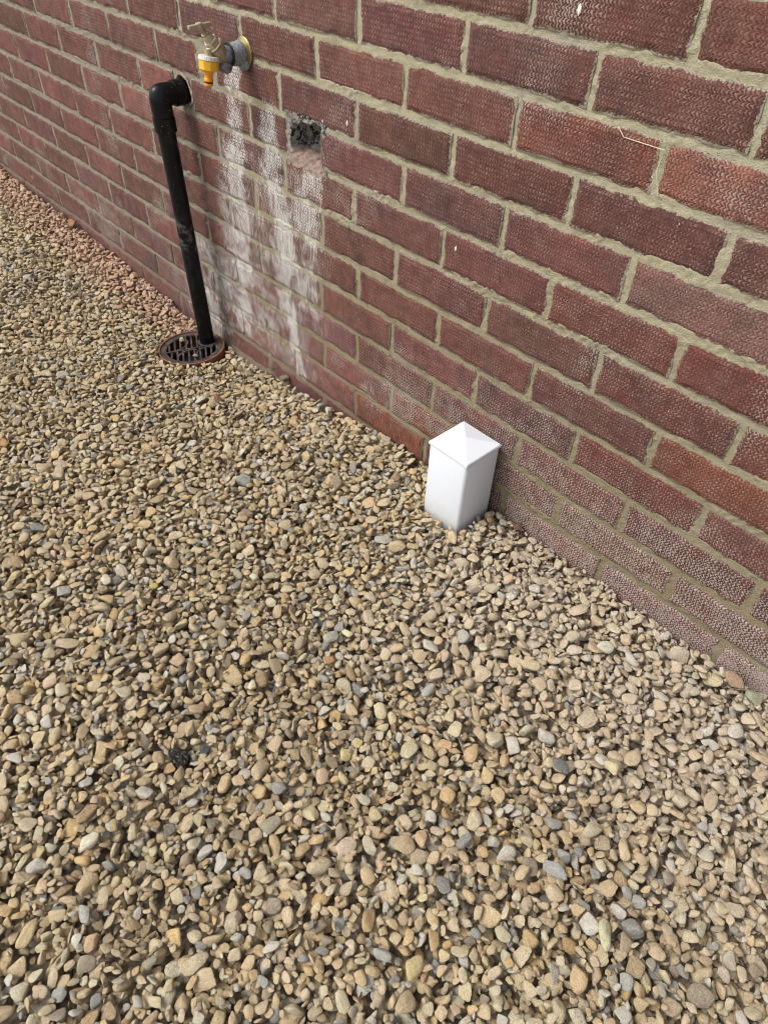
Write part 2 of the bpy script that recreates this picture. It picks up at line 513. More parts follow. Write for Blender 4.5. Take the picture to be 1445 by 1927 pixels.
def ground_height(x, y):
    """Top of the gravel (mean): a little lower round the drain, heaped by the post."""
    xs = [-6, -3.4, -2.85, -2.0, -1.35, -1.05, -0.85, -0.60, -0.30, 0.0, 0.33, 1.0, 4]
    zs = [-0.02, -0.02, -0.020, -0.035, -0.062, -0.056, -0.030, 0.012, 0.006, 0.021, 0.023, 0.015, 0.0]
    wall = np.interp(x, xs, zs)
    far = np.interp(x, [-6, -1.6, -0.9, 0, 4], [-0.02, -0.035, -0.02, 0.0, 0.0])
    t = np.clip(-y / 0.45, 0, 1); t = t * t * (3 - 2 * t)
    b = 0.006 * np.sin(x * 7.1 + 1.3 * np.sin(y * 6)) * np.sin(y * 9.3 + x * 2.2) + 0.004 * np.sin(x * 17 + y * 5) * np.sin(y * 19 - x * 6)
    heap = 0.012 * np.exp(-((x + 0.30) ** 2 + (y + 0.10) ** 2) / 0.010)
    return wall * (1 - t) + far * t + b * np.clip(-y / 0.12, 0, 1) + heap - 0.016 * np.exp(-((x - PIT_XY[0]) ** 2 + (y - PIT_XY[1]) ** 2) / 0.0005)


gx = np.r_[[-60, -30, -15, -8], np.arange(-5, 3.01, 0.03), [6, 12, 30, 60]]
gy = np.r_[[-60, -30, -12, -6, -3], np.arange(-2.0, 0.12, 0.03), [0.5, 3, 12, 60]]
GX, GY = np.meshgrid(gx, gy, indexing='ij')
GZ = ground_height(GX, np.minimum(GY, 0)) - 0.019
GULLY = (-1.238, -0.102)
dg = np.hypot(GX - GULLY[0], GY - GULLY[1])
GZ = np.where(dg < 0.105, -0.16, GZ)
me = grid_mesh('ground', np.stack([GX.ravel(), GY.ravel(), GZ.ravel()], 1), len(gx), len(gy))
tag(link('ground', me, MAT_GROUND), kind='structure')

# ------------------------------------------------------------------ brick wall
OFF = {-3: 1.5, -2: 1.4, -1: 0.5, 0: 0.9, 1: .5, 2: .15, 3: .1, 4: -.1, 5: -.15, 6: -.15, 7: -.33, 8: -.52, 9: -.87, 10: -1.2, 11: -1.5,
       12: -1.7, 13: -1.8}
def zc(c): return 0.075 * c + 0.0375 + OFF.get(c, -1.8) * 0.01
JIT = {-1: {-5.5: 8.1},
 0: {-5.0: 2.6, -4.0: 2.1, -1.0: -5.8, 0.0: -4.4},
 1: {-5.5: -10.4, -4.5: -3.0, -3.5: 0.8, -2.5: 1.8, -0.5: -1.0, 0.5: 4.8},
 2: {-4.0: 1.4, -3.0: 2.8, -2.0: 6.7, -1.0: -0.3, 0.0: 1.8, 1.0: 3.9},
 3: {-10.5: -4.2, -9.5: -2.0, -8.5: 3.2, -7.5: -2.5, -4.5: -1.8, -3.5: -3.0, -2.5: -4.2, -1.5: -2.7, -0.5: -5.5, 0.5: 0.7},
 4: {-10.0: -4.1, -9.0: -4.0, -8.0: -3.3, -7.0: -11.6, -3.0: 4.7, -2.0: 5.0, -1.0: 0.0, 0.0: 6.7},
 5: {-10.5: -2.0, -9.5: 7.3, -8.5: 16.2, -7.5: 2.8, -6.5: 4.9, -5.5: 1.3, -4.5: -2.9, -3.5: 5.8, -2.5: -0.8, -1.5: -2.0, -0.5: -3.2, 0.5: -2.5},
 6: {-10.0: -1.0, -9.0: -5.9, -8.0: -1.3, -7.0: -14.0, -5.0: -18.0, -3.0: -6.7, -2.0: -3.1, 0.0: -5.9},
 7: {-9.5: 12.3, -8.5: 5.3, -7.5: 1.6, -6.5: -1.7, -5.5: 6.1, -4.5: 5.1, -3.5: 4.0, -2.5: 8.0, -1.5: 5.9, -0.5: 2.8},
 8: {-8.0: 8.1, -7.0: -9.6, -6.0: -8.2, -3.0: -1.8, -2.0: 0.0, -1.0: 1.2, 0.0: 4.0},
 9: {-3.5: 2.0, -2.5: -0.6, -1.5: 0.2, -0.5: 0.9},
 10: {-3.0: 0.9, -2.0: 4.6, -1.0: -2.1, 0.0: -10.0}}
TINT = {(9, -1.5): (1.35, 1.15, 1.0), (9, -0.5): (1.7, 1.75, 1.6), (7, -0.5): (1.55, 2.1, 2.2), (7, -6.5): (1.7, 1.7, 1.7), (6, -7): (1.6, 1.6, 1.6),
        (2, -4): (1.15, 1.25, 1.75), (1, -5.5): (1.25, 1.45, 1.8), (1, -4.5): (1.5, 1.4, 1.5), (0, -5): (1.5, 1.5, 1.4), (0, -4): (1.55, 1.45, 1.4),
        (1, -3.5): (1.5, 1.4, 1.5), (0, -3): (1.25, 0.95, 0.55), (0, -2): (1.05, 0.9, 0.6), (1, -2.5): (1.22, 0.95, 0.6), (5, -8.5): (1.35, 1.3, 1.3), (2, -9): (1.2, 1.5, 1.9),
        (0, -7): (1.1, 1.6, 1.8), (0, -8): (0.9, 1.15, 1.35), (1, -7.5): (1.1, 1.35, 1.7), (5, -7.5): (1.3, 1.2, 1.2), (4, -9): (1.35, 1.3, 1.3),
        (8, -1): (0.8, 0.85, 0.95), (5, 0.5): (1.2, 1.05, 0.9), (6, 0): (1.15, 0.95, 0.9), (4, 0): (1.25, 1.1, 0.8), (3, -0.5): (1.1, 0.85, 0.85),
        (11, -1.5): (1.1, 1.05, 1.0), (6, -1): (1.15, 1.05, 0.95), (8, 0): (1.15, 1.15, 1.2), (6, -3): (1.05, 1.1, 1.2), (7, -2.5): (0.95, 1.05, 1.15)}

wall = tag(empty('brick_wall', (0, 0, -0.05)),
           'weathered dark red brick wall with combed faces, buff mortar and white lime streaks', 'wall')


def brick_mesh(L, H, seed):
    """Front face with worn arrises; origin at the face centre, back towards +Y."""
    r = random.Random(seed)
    nxs = max(3, int(round(L / 0.017))); nzs = max(3, int(round(H / 0.013)))
    pts = []
    for i in range(nxs): pts.append((-L / 2 + L * i / nxs, -H / 2))
    for i in range(nzs): pts.append((L / 2, -H / 2 + H * i / nzs))
    for i in range(nxs): pts.append((L / 2 - L * i / nxs, H / 2))
    for i in range(nzs): pts.append((-L / 2, H / 2 - H * i / nzs))
    n = len(pts)
    ins = 0.0085
    V, F, E = [], [], []
    for (x, z) in pts:
        V.append((x, 0.055, z)); E.append(0)
    for (x, z) in pts:                                   # worn arris
        V.append((x + r.uniform(-.0012, .0012), 0.0023 + r.uniform(-.0012, .0017), z + r.uniform(-.0013, .0013))); E.append(0)
    for (x, z) in pts:
        k = ins * r.uniform(0.8, 1.15)
        V.append((max(-L / 2 + k, min(L / 2 - k, x)), r.uniform(-.0005, .0005), max(-H / 2 + k, min(H / 2 - k, z)))); E.append(1)
    for k in range(n):
        j = (k + 1) % n
        F.append((k, j, n + j, n + k)); F.append((n + k, n + j, 2 * n + j, 2 * n + k))
    F.append(tuple(range(2 * n, 3 * n)))
    me = bpy.data.meshes.new('brick'); me.from_pydata(V, [], F)
    bm = bmesh.new(); bm.from_mesh(me)
    bmesh.ops.remove_doubles(bm, verts=[v for v in bm.verts if v.co.y < 0.002], dist=0.0004)
    bmesh.ops.triangulate(bm, faces=[f for f in bm.faces if len(f.verts) > 4])
    bmesh.ops.recalc_face_normals(bm, faces=bm.faces)
    bm.to_mesh(me); bm.free()
    a = me.attributes.new('edge', 'FLOAT', 'POINT')
    for v in me.vertices:
        a.data[v.index].value = 1.0 if v.co.y < 0.0012 and abs(v.co.x) < L / 2 - .004 and abs(v.co.z) < H / 2 - .004 else 0.0
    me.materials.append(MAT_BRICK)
    return me


BL, BH = 0.2135, 0.0625
BRICKS = [brick_mesh(BL, BH, 40 + k) for k in range(10)]
short_cache = {}
brick_rects = []
HOLE = (-0.868, -0.772, 0.5180, 0.6000)                 # x0 x1 z0 z1
PIPEHOLE = (-1.2655, 0.5595, 0.0315)
margin = []
X0, X1 = -3.35, 1.0
nb = 0
cand = []
for c in range(-3, 21):
    half = 0.5 if c % 2 else 0.0
    z0 = (zc(c - 1) + zc(c)) / 2; z1 = (zc(c) + zc(c + 1)) / 2
    for k in range(-24, 11):
        a = k + half - (1 if half and False else 0)
        xa = a * 0.225 + JIT.get(c, {}).get(a, rng.uniform(-2.5, 2.5)) * 1e-3
        JIT.setdefault(c, {})[a] = (xa - a * 0.225) * 1e3
    for k in range(-24, 10):
        a = k + half
        xa = a * 0.225 + JIT[c][a] * 1e-3 + 0.0043
        xb = (a + 1) * 0.225 + JIT[c][a + 1] * 1e-3 - 0.0043
        za, zb = z0 + 0.0043, z1 - 0.0043
        if (c, a) == (7, -4.5): xb = HOLE[0] - 0.013                       # cut at the hole
        if (c, a) == (7, -6.5): xb = -1.3035                               # cut for the waste pipe
        if (c, a) == (8, -6.0): xb = -1.190                                # cut back, filled with mortar by the tap
        corners = np.array([[x, 0, z] for x in np.linspace(xa, xb, 4) for z in (za, zb)])
        pr = project(corners)
        vis = ((pr[:, 0] > -6) & (pr[:, 0] < 1451) & (pr[:, 1] > -6) & (pr[:, 1] < 1933)).any() and xb > -3.3 and c >= -2
        if vis and zb < ground_height(np.array((xa + xb) / 2), np.array(-0.01)) - 0.022: vis = False
        cand.append((c, a, xa, xb, za, zb, vis))
vis_n = sum(1 for q in cand if q[-1])
for c, a, xa, xb, za, zb, vis in cand:
    L, H = xb - xa, zb - za
    if xa > X0 - 0.2 and xb < X1 + 0.2 and za < 1.2 and c >= -2: brick_rects.append((xa, xb, za, zb))
    if not vis:
        margin.append((xa, xb, za, zb)); continue
    if abs(L - BL) > 0.02:
        me = brick_mesh(L, H, int(1000 + c * 50 + a * 2)); sx = sz = 1
    else:
        me = BRICKS[rng.integers(len(BRICKS))]; sx, sz = L / BL, H / BH
    o = bpy.data.objects.new('brick', me); COL.objects.link(o)
    o.parent = wall; o.matrix_parent_inverse = Matrix.Translation((0, 0, 0.05))
    flip = -1 if rng.random() < 0.5 else 1
    o.location = ((xa + xb) / 2, rng.uniform(-0.0014, 0.0012), (za + zb) / 2)
    o.rotation_euler = (rng.uniform(-.006, .006), rng.uniform(-.004, .004), rng.uniform(-.004, .004))
    o.scale = (sx, 1, sz)
    t = TINT.get((c, a))
    if t is None:
        v = rng.uniform(0.80, 1.20); t = (v * rng.uniform(.94, 1.10), v * rng.uniform(.94, 1.14), v * rng.uniform(.90, 1.22))
        if xb < -1.3: t = tuple(q * 1.12 for q in t)
    o.color = (*t, 1)
    nb += 1
print('bricks in view', nb)

# bricks outside the picture, joined
V, F = [], []
for xa, xb, za, zb in margin:
    s = len(V); e = 0.003
    V += [(xa, .05, za), (xb, .05, za), (xb, .05, zb), (xa, .05, zb), (xa, e, za), (xb, e, za), (xb, e, zb), (xa, e, zb),
          (xa + .005, 0, za + .005), (xb - .005, 0, za + .005), (xb - .005, 0, zb - .005), (xa + .005, 0, zb - .005)]
    for a, b in ((0, 4), (4, 8)):
        for k in range(4): F.append((s + a + k, s + a + (k + 1) % 4, s + b + (k + 1) % 4, s + b + k))
    F.append((s + 8, s + 9, s + 10, s + 11))
me = bpy.data.meshes.new('outer_bricks'); me.from_pydata(V, [], F)
at = me.attributes.new('edge', 'FLOAT', 'POINT'); at.data.foreach_set('value', [1.0 if v[1] == 0 else 0.0 for v in V])
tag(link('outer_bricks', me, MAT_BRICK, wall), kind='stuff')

# mortar as a fine relief between and over the brick edges
st = 0.0028
mx = np.arange(X0, X1, st); mz = np.arange(-0.13, 1.0, st)
NX, NZ = len(mx), len(mz)
MX, MZ = np.meshgrid(mx, mz, indexing='ij')
D = np.full((NX, NZ), 0.0)                               # depth inside the nearest brick (0 in the joint)
for xa, xb, za, zb in brick_rects:
    i0, i1 = np.searchsorted(mx, (xa, xb)); j0, j1 = np.searchsorted(mz, (za, zb))
    if i0 >= i1 or j0 >= j1: continue
    sx = mx[i0:i1][:, None]; sz = mz[j0:j1][None, :]
    D[i0:i1, j0:j1] = np.minimum(np.minimum(sx - xa, xb - sx), np.minimum(sz - za, zb - sz))
yy = 0.0029 + vnoise(NX, NZ, 1.6, 1.5, 1) * 0.0008 + vnoise(NX, NZ, 5, 3.5, 2) * 0.0006 + vnoise(NX, NZ, 30, 10, 3) * 0.0008
smear = np.clip(vnoise(NX, NZ, 1.7, 1.6, 4) * 0.55 + vnoise(NX, NZ, 14, 7, 5) * 0.6 + vnoise(NX, NZ, 50, 30, 6) * 0.35 - 0.22, 0, 1)
yy = yy - smear * 0.0034 + np.clip(D - 0.004, 0, 1) * 0.75
yy = yy + (D <= 0) * 0.0003
# brown haunching at the foot of the wall, left half
h = np.clip((0.004 - MZ) / 0.05, 0, 1) * np.clip((-0.5 - MX) / 0.08, 0, 1) * np.clip((MX + 1.5) / 0.3, 0, 1)
h = np.where(MX < -0.5, h, 0)
yy = yy - h * (0.012 + 0.004 * vnoise(NX, NZ, 9, 5, 8))
cheek = (D[:-1, :-1] < 0.009) | (h[:-1, :-1] > 0.15)
cxm = MX[:-1, :-1] + st / 2; czm = MZ[:-1, :-1] + st / 2
inhole = (cxm > HOLE[0] - 0.004) & (cxm < HOLE[1] + 0.004) & (czm > HOLE[2] - 0.004) & (czm < HOLE[3] + 0.004)
ph = np.hypot(cxm - PIPEHOLE[0], czm - PIPEHOLE[1]) < PIPEHOLE[2]
keep = cheek & ~inhole & ~ph
me = grid_mesh('mortar', np.stack([MX.ravel(), yy.ravel(), MZ.ravel()], 1), NX, NZ, keep)
link('mortar', me, MAT_MORTAR, wall)

# the rest of the mortar behind the outer bricks, and the masonry core
bm = bmesh.new()
def quad(x0, x1, z0, z1, y):
    vs = [bm.verts.new(p) for p in ((x0, y, z0), (x1, y, z0), (x1, y, z1), (x0, y, z1))]
    bm.faces.new(vs)
zt, zb_ = 1.40, -0.35
quad(-5.3, X0 + .01, zb_, zt, 0.0062); quad(X1 - .01, 2.2, zb_, zt, 0.0062)
quad(X0 + .01, X1 - .01, 0.995, zt, 0.0062); quad(X0 + .01, X1 - .01, zb_, -0.125, 0.0062)
for v in bm.verts: pass
finish(bm, 'outer_mortar', MAT_MORTAR, wall, smooth=False)
bm = bmesh.new(); box(bm, (-1.55, 0.165, 0.52), (7.5, 0.17, 1.76))
finish(bm, 'wall_core', MAT_MORTAR, wall, smooth=False)

# broken pocket in the brickwork
hs_ = 0.0014
hx = np.arange(HOLE[0] - 0.017, HOLE[1] + 0.010, hs_); hz = np.arange(HOLE[2] - 0.010, HOLE[3] + 0.010, hs_)
n1_, n2_ = len(hx), len(hz)
HX, HZ = np.meshgrid(hx, hz, indexing='ij')
wob = vnoise(n1_, n2_, 9, 9, 21) * 0.0052 + vnoise(n1_, n2_, 3, 3, 22) * 0.0016
dl = HX - HOLE[0] + wob; dr = HOLE[1] - HX + wob * 1.2
db = HZ - HOLE[2] + wob * .7 - 0.014 * np.clip((HOLE[1] - 0.03 - HX) / 0.075, 0, 1); dt = HOLE[3] - HZ + wob - 0.016 * np.clip((HOLE[1] - 0.02 - HX) / 0.085, 0, 1)
dd = np.minimum(np.minimum(dl, dr) * 1.0, np.minimum(db, dt))
depth = np.clip(dd / 0.0030, 0, 1)
slope = np.clip(db / 0.013, 0, 1) ** 0.8                         # the bottom slopes up into the hole
back = 0.050 + vnoise(n1_, n2_, 12, 12, 23) * 0.010 + vnoise(n1_, n2_, 4, 4, 24) * 0.005
ydep = depth * (slope * back * 0.9 + 0.004) + (1 - depth) * (0.0008 + vnoise(n1_, n2_, 4, 3, 25) * 0.0012)
me = grid_mesh('hole_lining', np.stack([HX.ravel(), ydep.ravel(), HZ.ravel()], 1), n1_, n2_)
tag(link('hole_lining', me, MAT_HOLE, wall), label='square hole broken into the brickwork with rough grey and black inside')

# ragged mortar collar round the waste pipe
hx = np.arange(PIPEHOLE[0] - 0.040, PIPEHOLE[0] + 0.040, 0.0015); hz = np.arange(PIPEHOLE[1] - 0.036, PIPEHOLE[1] + 0.040, 0.0015)
n1_, n2_ = len(hx), len(hz)
HX, HZ = np.meshgrid(hx, hz, indexing='ij')
rr = np.hypot(HX - PIPEHOLE[0], HZ - PIPEHOLE[1]) + vnoise(n1_, n2_, 6, 6, 31) * 0.0018
inn = np.clip((0.0305 - rr) / 0.002, 0, 1)
yv = 0.0005 + vnoise(n1_, n2_, 5, 5, 32) * 0.0012 + vnoise(n1_, n2_, 2, 2, 33) * 0.0004 + inn * 0.03
_m = Mat('pinkish_patching')
_p = _m.geo()
_b = _m.mix(_m.noise(_p, 60, 3).step(0.35, 0.65), (0.34, 0.20, 0.15), (0.30, 0.25, 0.20))
_b = _m.mix(_m.noise(_p, 500, 3).step(0.4, 0.7) * 0.5, _b, (0.50, 0.40, 0.33))
MAT_PATCH = _m.set(color=_b, rough=0.95, normal=_m.bump(_m.noise(_p, 300, 4, 0.7), 0.002, 0.8), spec=0.2)
link('pipe_hole_patch', grid_mesh('pipe_hole_patch', np.stack([HX.ravel(), yv.ravel(), HZ.ravel()], 1), n1_, n2_, (rr + vnoise(n1_, n2_, 9, 9, 35) * 0.003)[:-1, :-1] < 0.0365), MAT_PATCH, wall)

# ------------------------------------------------------------------ waste pipe
PT = Vector((-1.2645, -0.0585, 0.5595)); PB = Vector((-1.2385, -0.0515, -0.075))
pipe = tag(empty('waste_pipe', (PB.x, PB.y, -0.04)), 'black plastic waste pipe with an elbow out of the wall, standing in the drain grate', 'pipe')
dn = (PB - PT).normalized()
bm = bmesh.new()
tube(bm, [PT + dn * 0.062, PB], 0.0202, 40)
finish(bm, 'pipe', MAT_PIPE, pipe)
bm = bmesh.new()
ER = 0.0232
# elbow: two tubes meeting in a tight mitred corner, slightly squared
def mitre(bm):
    n = 44
    e1 = Vector((0, 1, 0)); e2 = dn
    side = Vector((1, 0, 0)); out = (-(e1 + e2)).normalized()
    rows = []
    path = [(PT + e1 * (0.012 - PT.y), e1 * -1), (PT + e1 * 0.030, e1 * -1)]
    for k in range(1, 12):
        a = math.pi / 2 * k / 12
        q = PT + (e1 + e2) * 0.019 - e1 * (0.019 * math.sin(a)) - e2 * (0.019 * math.cos(a))
        path.append((q, (e1 * -math.cos(a) + e2 * math.sin(a)).normalized()))
    path += [(PT + e2 * 0.030, e2), (PT + e2 * 0.043, e2)]
    for i, (p, t) in enumerate(path):
        w_ = side.cross(t).normalized()                 # points to the outside or the inside of the bend
        corner = 1.0 if 1 < i < len(path) - 2 else 0.0
        sq2 = math.sin(math.pi * min(max(i - 1.0, 0), 12) / 12) if corner else 0.0
        ring = []
        for k in range(n):
            an = 2 * math.pi * k / n
            c_, s_ = math.cos(an), math.sin(an)
            v = side * (c_ * ER) + w_ * (s_ * ER)
            o_ = max(0.0, v.dot(out)) / ER
            inn_ = max(0.0, -v.dot(out)) / ER
            v = v + out * (0.0068 * sq2 * o_ * o_) + out * (0.006 * sq2 * inn_)
            ring.append(bm.verts.new(p + v))
        rows.append(ring)
    for r1, r2 in zip(rows, rows[1:]):
        for k in range(n): bm.faces.new((r1[k], r1[(k + 1) % n], r2[(k + 1) % n], r2[k]))
    bm.faces.new(rows[0][::-1]); bm.faces.new(rows[-1])
mitre(bm)
finish(bm, 'elbow', MAT_PIPE, pipe, bevel=0.0)
bm = bmesh.new()
lathe(bm, (PT.x, -0.026, PT.z), (0, 1, 0), [(0, .0240), (0.0006, .0258), (0.022, .0262), (0.0245, .0256), (0.026, .0244)], 40)
finish(bm, 'socket', MAT_PIPE, pipe)
bm = bmesh.new()
lathe(bm, PT + dn * 0.041, dn, [(0, .0240), (0.0008, .0230), (0.0016, .0245), (0.028, .0246), (0.030, .0238), (0.0305, .0204)], 40)
finish(bm, 'socket', MAT_PIPE, pipe)

# ------------------------------------------------------------------ gully
GZT = -0.034
gd = tag(empty('drain_gully', (GULLY[0], GULLY[1], -0.1)), 'round terracotta plastic gully with a dusty black slotted grate below the waste pipe', 'drain')
tiltM = Matrix.Translation((GULLY[0], GULLY[1], GZT)) @ Euler((math.radians(1.5), math.radians(-2.0), 0)).to_matrix().to_4x4()
ga = math.atan2(0.177, 0.073)                              # grate cross-bar direction
Rg = tiltM @ Matrix.Rotation(ga, 4, 'Z')
bm = bmesh.new()
rg = 0.0885
prof = [(-0.11, rg - .002), (-0.004, rg - .001), (-0.001, rg), (0.0012, rg - 0.0006), (0.0018, rg - .002), (0.0012, rg - .0038), (-0.004, rg - .0045), (-0.11, rg - .006)]
rings = lathe(bm, (0, 0, 0), (0, 0, 1), prof, 72, cap=False)
bmesh.ops.transform(bm, matrix=Rg, verts=bm.verts)
finish(bm, 'gully_rim', MAT_TERRA, gd)
bm = bmesh.new()
bmesh.ops.create_circle(bm, cap_ends=True, radius=rg - .003, segments=48, matrix=Rg @ Matrix.Translation((0, 0, -0.055)))
finish(bm, 'silt', MAT_PIT, gd, smooth=False)
gr_o = bpy.data.objects.new('grate', bpy.data.meshes.new('grate'))
bm = bmesh.new()
TH = 0.005
def ann(r0, r1, seg=64, cx=0, cy=0, a0=0, a1=2 * math.pi, z=-0.002, th=TH, full=True):
    n = seg
    R = []
    for k in range(n + (0 if full else 1)):
        a = a0 + (a1 - a0) * k / n
        c, s = math.cos(a), math.sin(a)
        R.append([bm.verts.new((cx + r * c, cy + r * s, zz)) for r, zz in ((r0, z - th), (r1, z - th), (r1, z), (r0, z))])
    N = len(R)
    for k in range(N if full else N - 1):
        A, B = R[k], R[(k + 1) % N]
        for q in range(4): bm.faces.new((A[q], B[q], B[(q + 1) % 4], A[(q + 1) % 4]))
    if not full:
        bm.faces.new(R[0]); bm.faces.new(R[-1][::-1])
ro = 0.0832
ann(ro - 0.0150, ro)
# pipe ring: local position of the pipe on the grate
ploc = Rg.inverted() @ Vector((PB.x - 0.0012, PB.y, GZT)); hubx, huby = ploc.x, ploc.y
finish(bm, 'grate_tmp', MAT_GRATE)
bpy.data.objects.remove(bpy.data.objects['grate_tmp'])
bm = bmesh.new()
ann(ro - 0.0150, ro)
Ri = ro - 0.0145
def bar(x0, y0, x1, y1, w=0.0046, z=-0.0023):
    d = Vector((x1 - x0, y1 - y0, 0)); Lb = d.length
    R = Matrix.Rotation(math.atan2(d.y, d.x), 3, 'Z')
    box(bm, ((x0 + x1) / 2, (y0 + y1) / 2, z - TH / 2), (Lb, w, TH), R)
bar(-Ri, 0.0, Ri, 0.0, 0.0048, -0.0021)
skew = 0.16
for i, xx_ in enumerate(np.arange(-0.060, 0.061, 0.0150)):
    yl = math.sqrt(max(0, (Ri + 0.001) ** 2 - xx_ ** 2))
    for sgn in (1, -1):
        ye = yl * sgn
        x1_ = xx_ + skew * ye * 0.6
        # shorten to the ring
        while math.hypot(x1_, ye) > Ri + 0.002: ye *= 0.97; x1_ = xx_ + skew * ye * 0.6
        ys = 0.001 * sgn
        # stop at the pipe ring
        bar(xx_ + (0.0 if sgn > 0 else 0.006), ys, x1_ + (0.0 if sgn > 0 else 0.005), ye, 0.0044, -0.0025 - 0.0001 * (i % 2))
# curved ribs
ann(0.0355, 0.0395, 26, cx=-0.044, cy=0.040, a0=math.radians(-88), a1=math.radians(28), z=-0.0018, full=False)
ann(0.0355, 0.0395, 26, cx=-0.006, cy=-0.046, a0=math.radians(62), a1=math.radians(200), z=-0.0018, full=False)
ann(0.0355, 0.0395, 26, cx=0.044, cy=-0.044, a0=math.radians(70), a1=math.radians(170), z=-0.0018, full=False)
ann(0.0208, 0.0262, 40, cx=hubx, cy=huby, z=-0.0012, th=0.006)
bmesh.ops.transform(bm, matrix=Rg, verts=bm.verts)
gr = finish(bm, 'grate', MAT_GRATE, gd, smooth=False)

# ------------------------------------------------------------------ white post
post = tag(empty('bollard_post', (-0.2985, -0.0575, 0.0)), 'short square white plastic post with pyramid cap, standing in gravel against the wall', 'post')
PC = Vector((-0.2985, -0.0580, 0)); PS = 0.0925; ang = 0.010
bm = bmesh.new()
box(bm, (PC.x, PC.y, 0.0655), (PS, PS, 0.247), Matrix.Rotation(ang, 3, 'Z'))
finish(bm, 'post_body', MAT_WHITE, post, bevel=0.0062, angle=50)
bm = bmesh.new()
cs = PS + 0.0016
def sq(s, z): return [bm.verts.new((sx * s / 2, sy * s / 2, z)) for sx, sy in ((-1, -1), (1, -1), (1, 1), (-1, 1))]
L1 = sq(cs, 0.1860); L2 = sq(cs, 0.1905); L3 = sq(cs - 0.003, 0.1925)
ap = bm.verts.new((0, 0, 0.2048))
bm.faces.new(L1[::-1])
for A, B in ((L1, L2), (L2, L3)):
    for k in range(4): bm.faces.new((A[k], A[(k + 1) % 4], B[(k + 1) % 4], B[k]))
for k in range(4): bm.faces.new((L3[k], L3[(k + 1) % 4], ap))
bmesh.ops.bevel(bm, geom=[e for e in bm.edges if e.calc_face_angle(0) > 0.8], offset=0.0022, segments=3, affect='EDGES')
bmesh.ops.transform(bm, matrix=Matrix.Translation((PC.x, PC.y, 0)) @ Matrix.Rotation(ang, 4, 'Z'), verts=bm.verts)
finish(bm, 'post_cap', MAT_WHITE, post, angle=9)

# ------------------------------------------------------------------ tap
TX = -1.004
tap = tag(empty('garden_tap', (TX, 0, 0.677)), 'brass outdoor tap with tee handle, lagged stem and orange hose connector, on the wall', 'tap')
P0 = Vector((TX, 0.0, 0.677))
bm = bmesh.new()
lathe(bm, (TX, 0.001, 0.677), (0, -1, 0), [(0, .0255), (0.0022, .0258), (0.0035, .0245), (0.0042, .0215), (0.0085, .0150), (0.010, .0125)], 48)
finish(bm, 'wall_plate', MAT_BRASS_BRIGHT, tap, angle=40)
def lump(seed, amt):
    r = random.Random(seed); ph = [r.uniform(0, 6.28) for _ in range(6)]
    return lambda t, an: 1 + amt * (math.sin(3 * an + ph[0] + t * 120) + math.sin(5 * an + ph[1] - t * 260) * .7 + math.sin(9 * an + ph[2] + t * 400) * .35 + math.sin(17 * an + ph[3] + 900 * t) * .3)
bm = bmesh.new()
lathe(bm, (TX, -0.004, 0.677), (0, -1, -0.02), [(0.0, .012), (0.001, .0165), (0.005, .0190), (0.010, .0198), (0.016, .0190), (0.022, .0192), (0.027, .0180), (0.030, .0150), (0.031, .011)], 60, rfn=lump(3, 0.028))
finish(bm, 'foam_lagging', MAT_LAG, tap)
bm = bmesh.new()
lathe(bm, (TX, -0.034, 0.6765), (0, -1, 0.02), [(0, .011), (0.001, .0150), (0.006, .0160), (0.012, .0155), (0.017, .0135), (0.019, .010)], 48, rfn=lump(5, 0.045))
finish(bm, 'tape_wrap', MAT_TAPE, tap)
for sgn, yy_, ex in ((1, -0.049, 0.015), (-1, -0.012, 0.013)):       # loose ends of the wrap hanging below
    bm = bmesh.new()
    lathe(bm, (TX + 0.004, yy_ + 0.004, 0.667), (0.12, -0.35 * sgn, -1), [(0, .006), (0.003, .0115), (0.010, .0125), (0.016, .0105), (0.019, .004)], 28, rfn=lump(9 + sgn, 0.06))
    finish(bm, 'lagging_flap', MAT_LAG if sgn < 0 else MAT_TAPE, tap)
bm = bmesh.new()
lathe(bm, (TX, -0.0335, 0.677), (0, -1, 0), [(0, .0190), (0.0007, .0197), (0.0022, .0197), (0.0029, .0190)], 40, rfn=lump(4, 0.012))
finish(bm, 'cable_tie', MAT_RUBBER, tap)
ax = Vector((0, -0.62, 0.80)).normalized()
J = Vector((TX, -0.0505, 0.6765))
bm = bmesh.new()
lathe(bm, (TX, -0.040, 0.677), (0, -1, 0), [(0, .0105), (0.012, .0110), (0.018, .0125), (0.022, .011)], 36)
lathe(bm, J - ax * 0.012, ax, [(0, .006), (0.003, .0115), (0.010, .0140), (0.017, .0146), (0.018, .0150), (0.029, .0150), (0.030, .0146), (0.032, .0120)], 40)
lathe(bm, (TX, -0.0765, 0.690), (0, -0.10, -1), [(0, .0072), (0.008, .0078), (0.014, .0080), (0.022, .0080)], 32)
tube(bm, [J + Vector((0, -0.004, 0.000)), Vector((TX, -0.066, 0.686)), Vector((TX, -0.0735, 0.689)), Vector((TX, -0.0768, 0.684))], [.0085, .0085, .0082, .0076], 24)
finish(bm, 'tap_body', MAT_BRASS, tap, angle=30)
bm = bmesh.new()
lathe(bm, J + ax * 0.020, ax, [(0, .0142), (0.0008, .0160), (0.003, .0162), (0.0042, .0150), (0.0043, .0128)], 40)
lathe(bm, J + ax * 0.0235, ax, [(0, .0135), (0.001, .0142), (0.010, .0142), (0.0115, .0130)], 6)
lathe(bm, J + ax * 0.034, ax, [(0, .0105), (0.002, .0100), (0.008, .0085), (0.009, .0075)], 30)
finish(bm, 'bonnet', MAT_BRASS_DULL, tap, angle=25)
bm = bmesh.new()
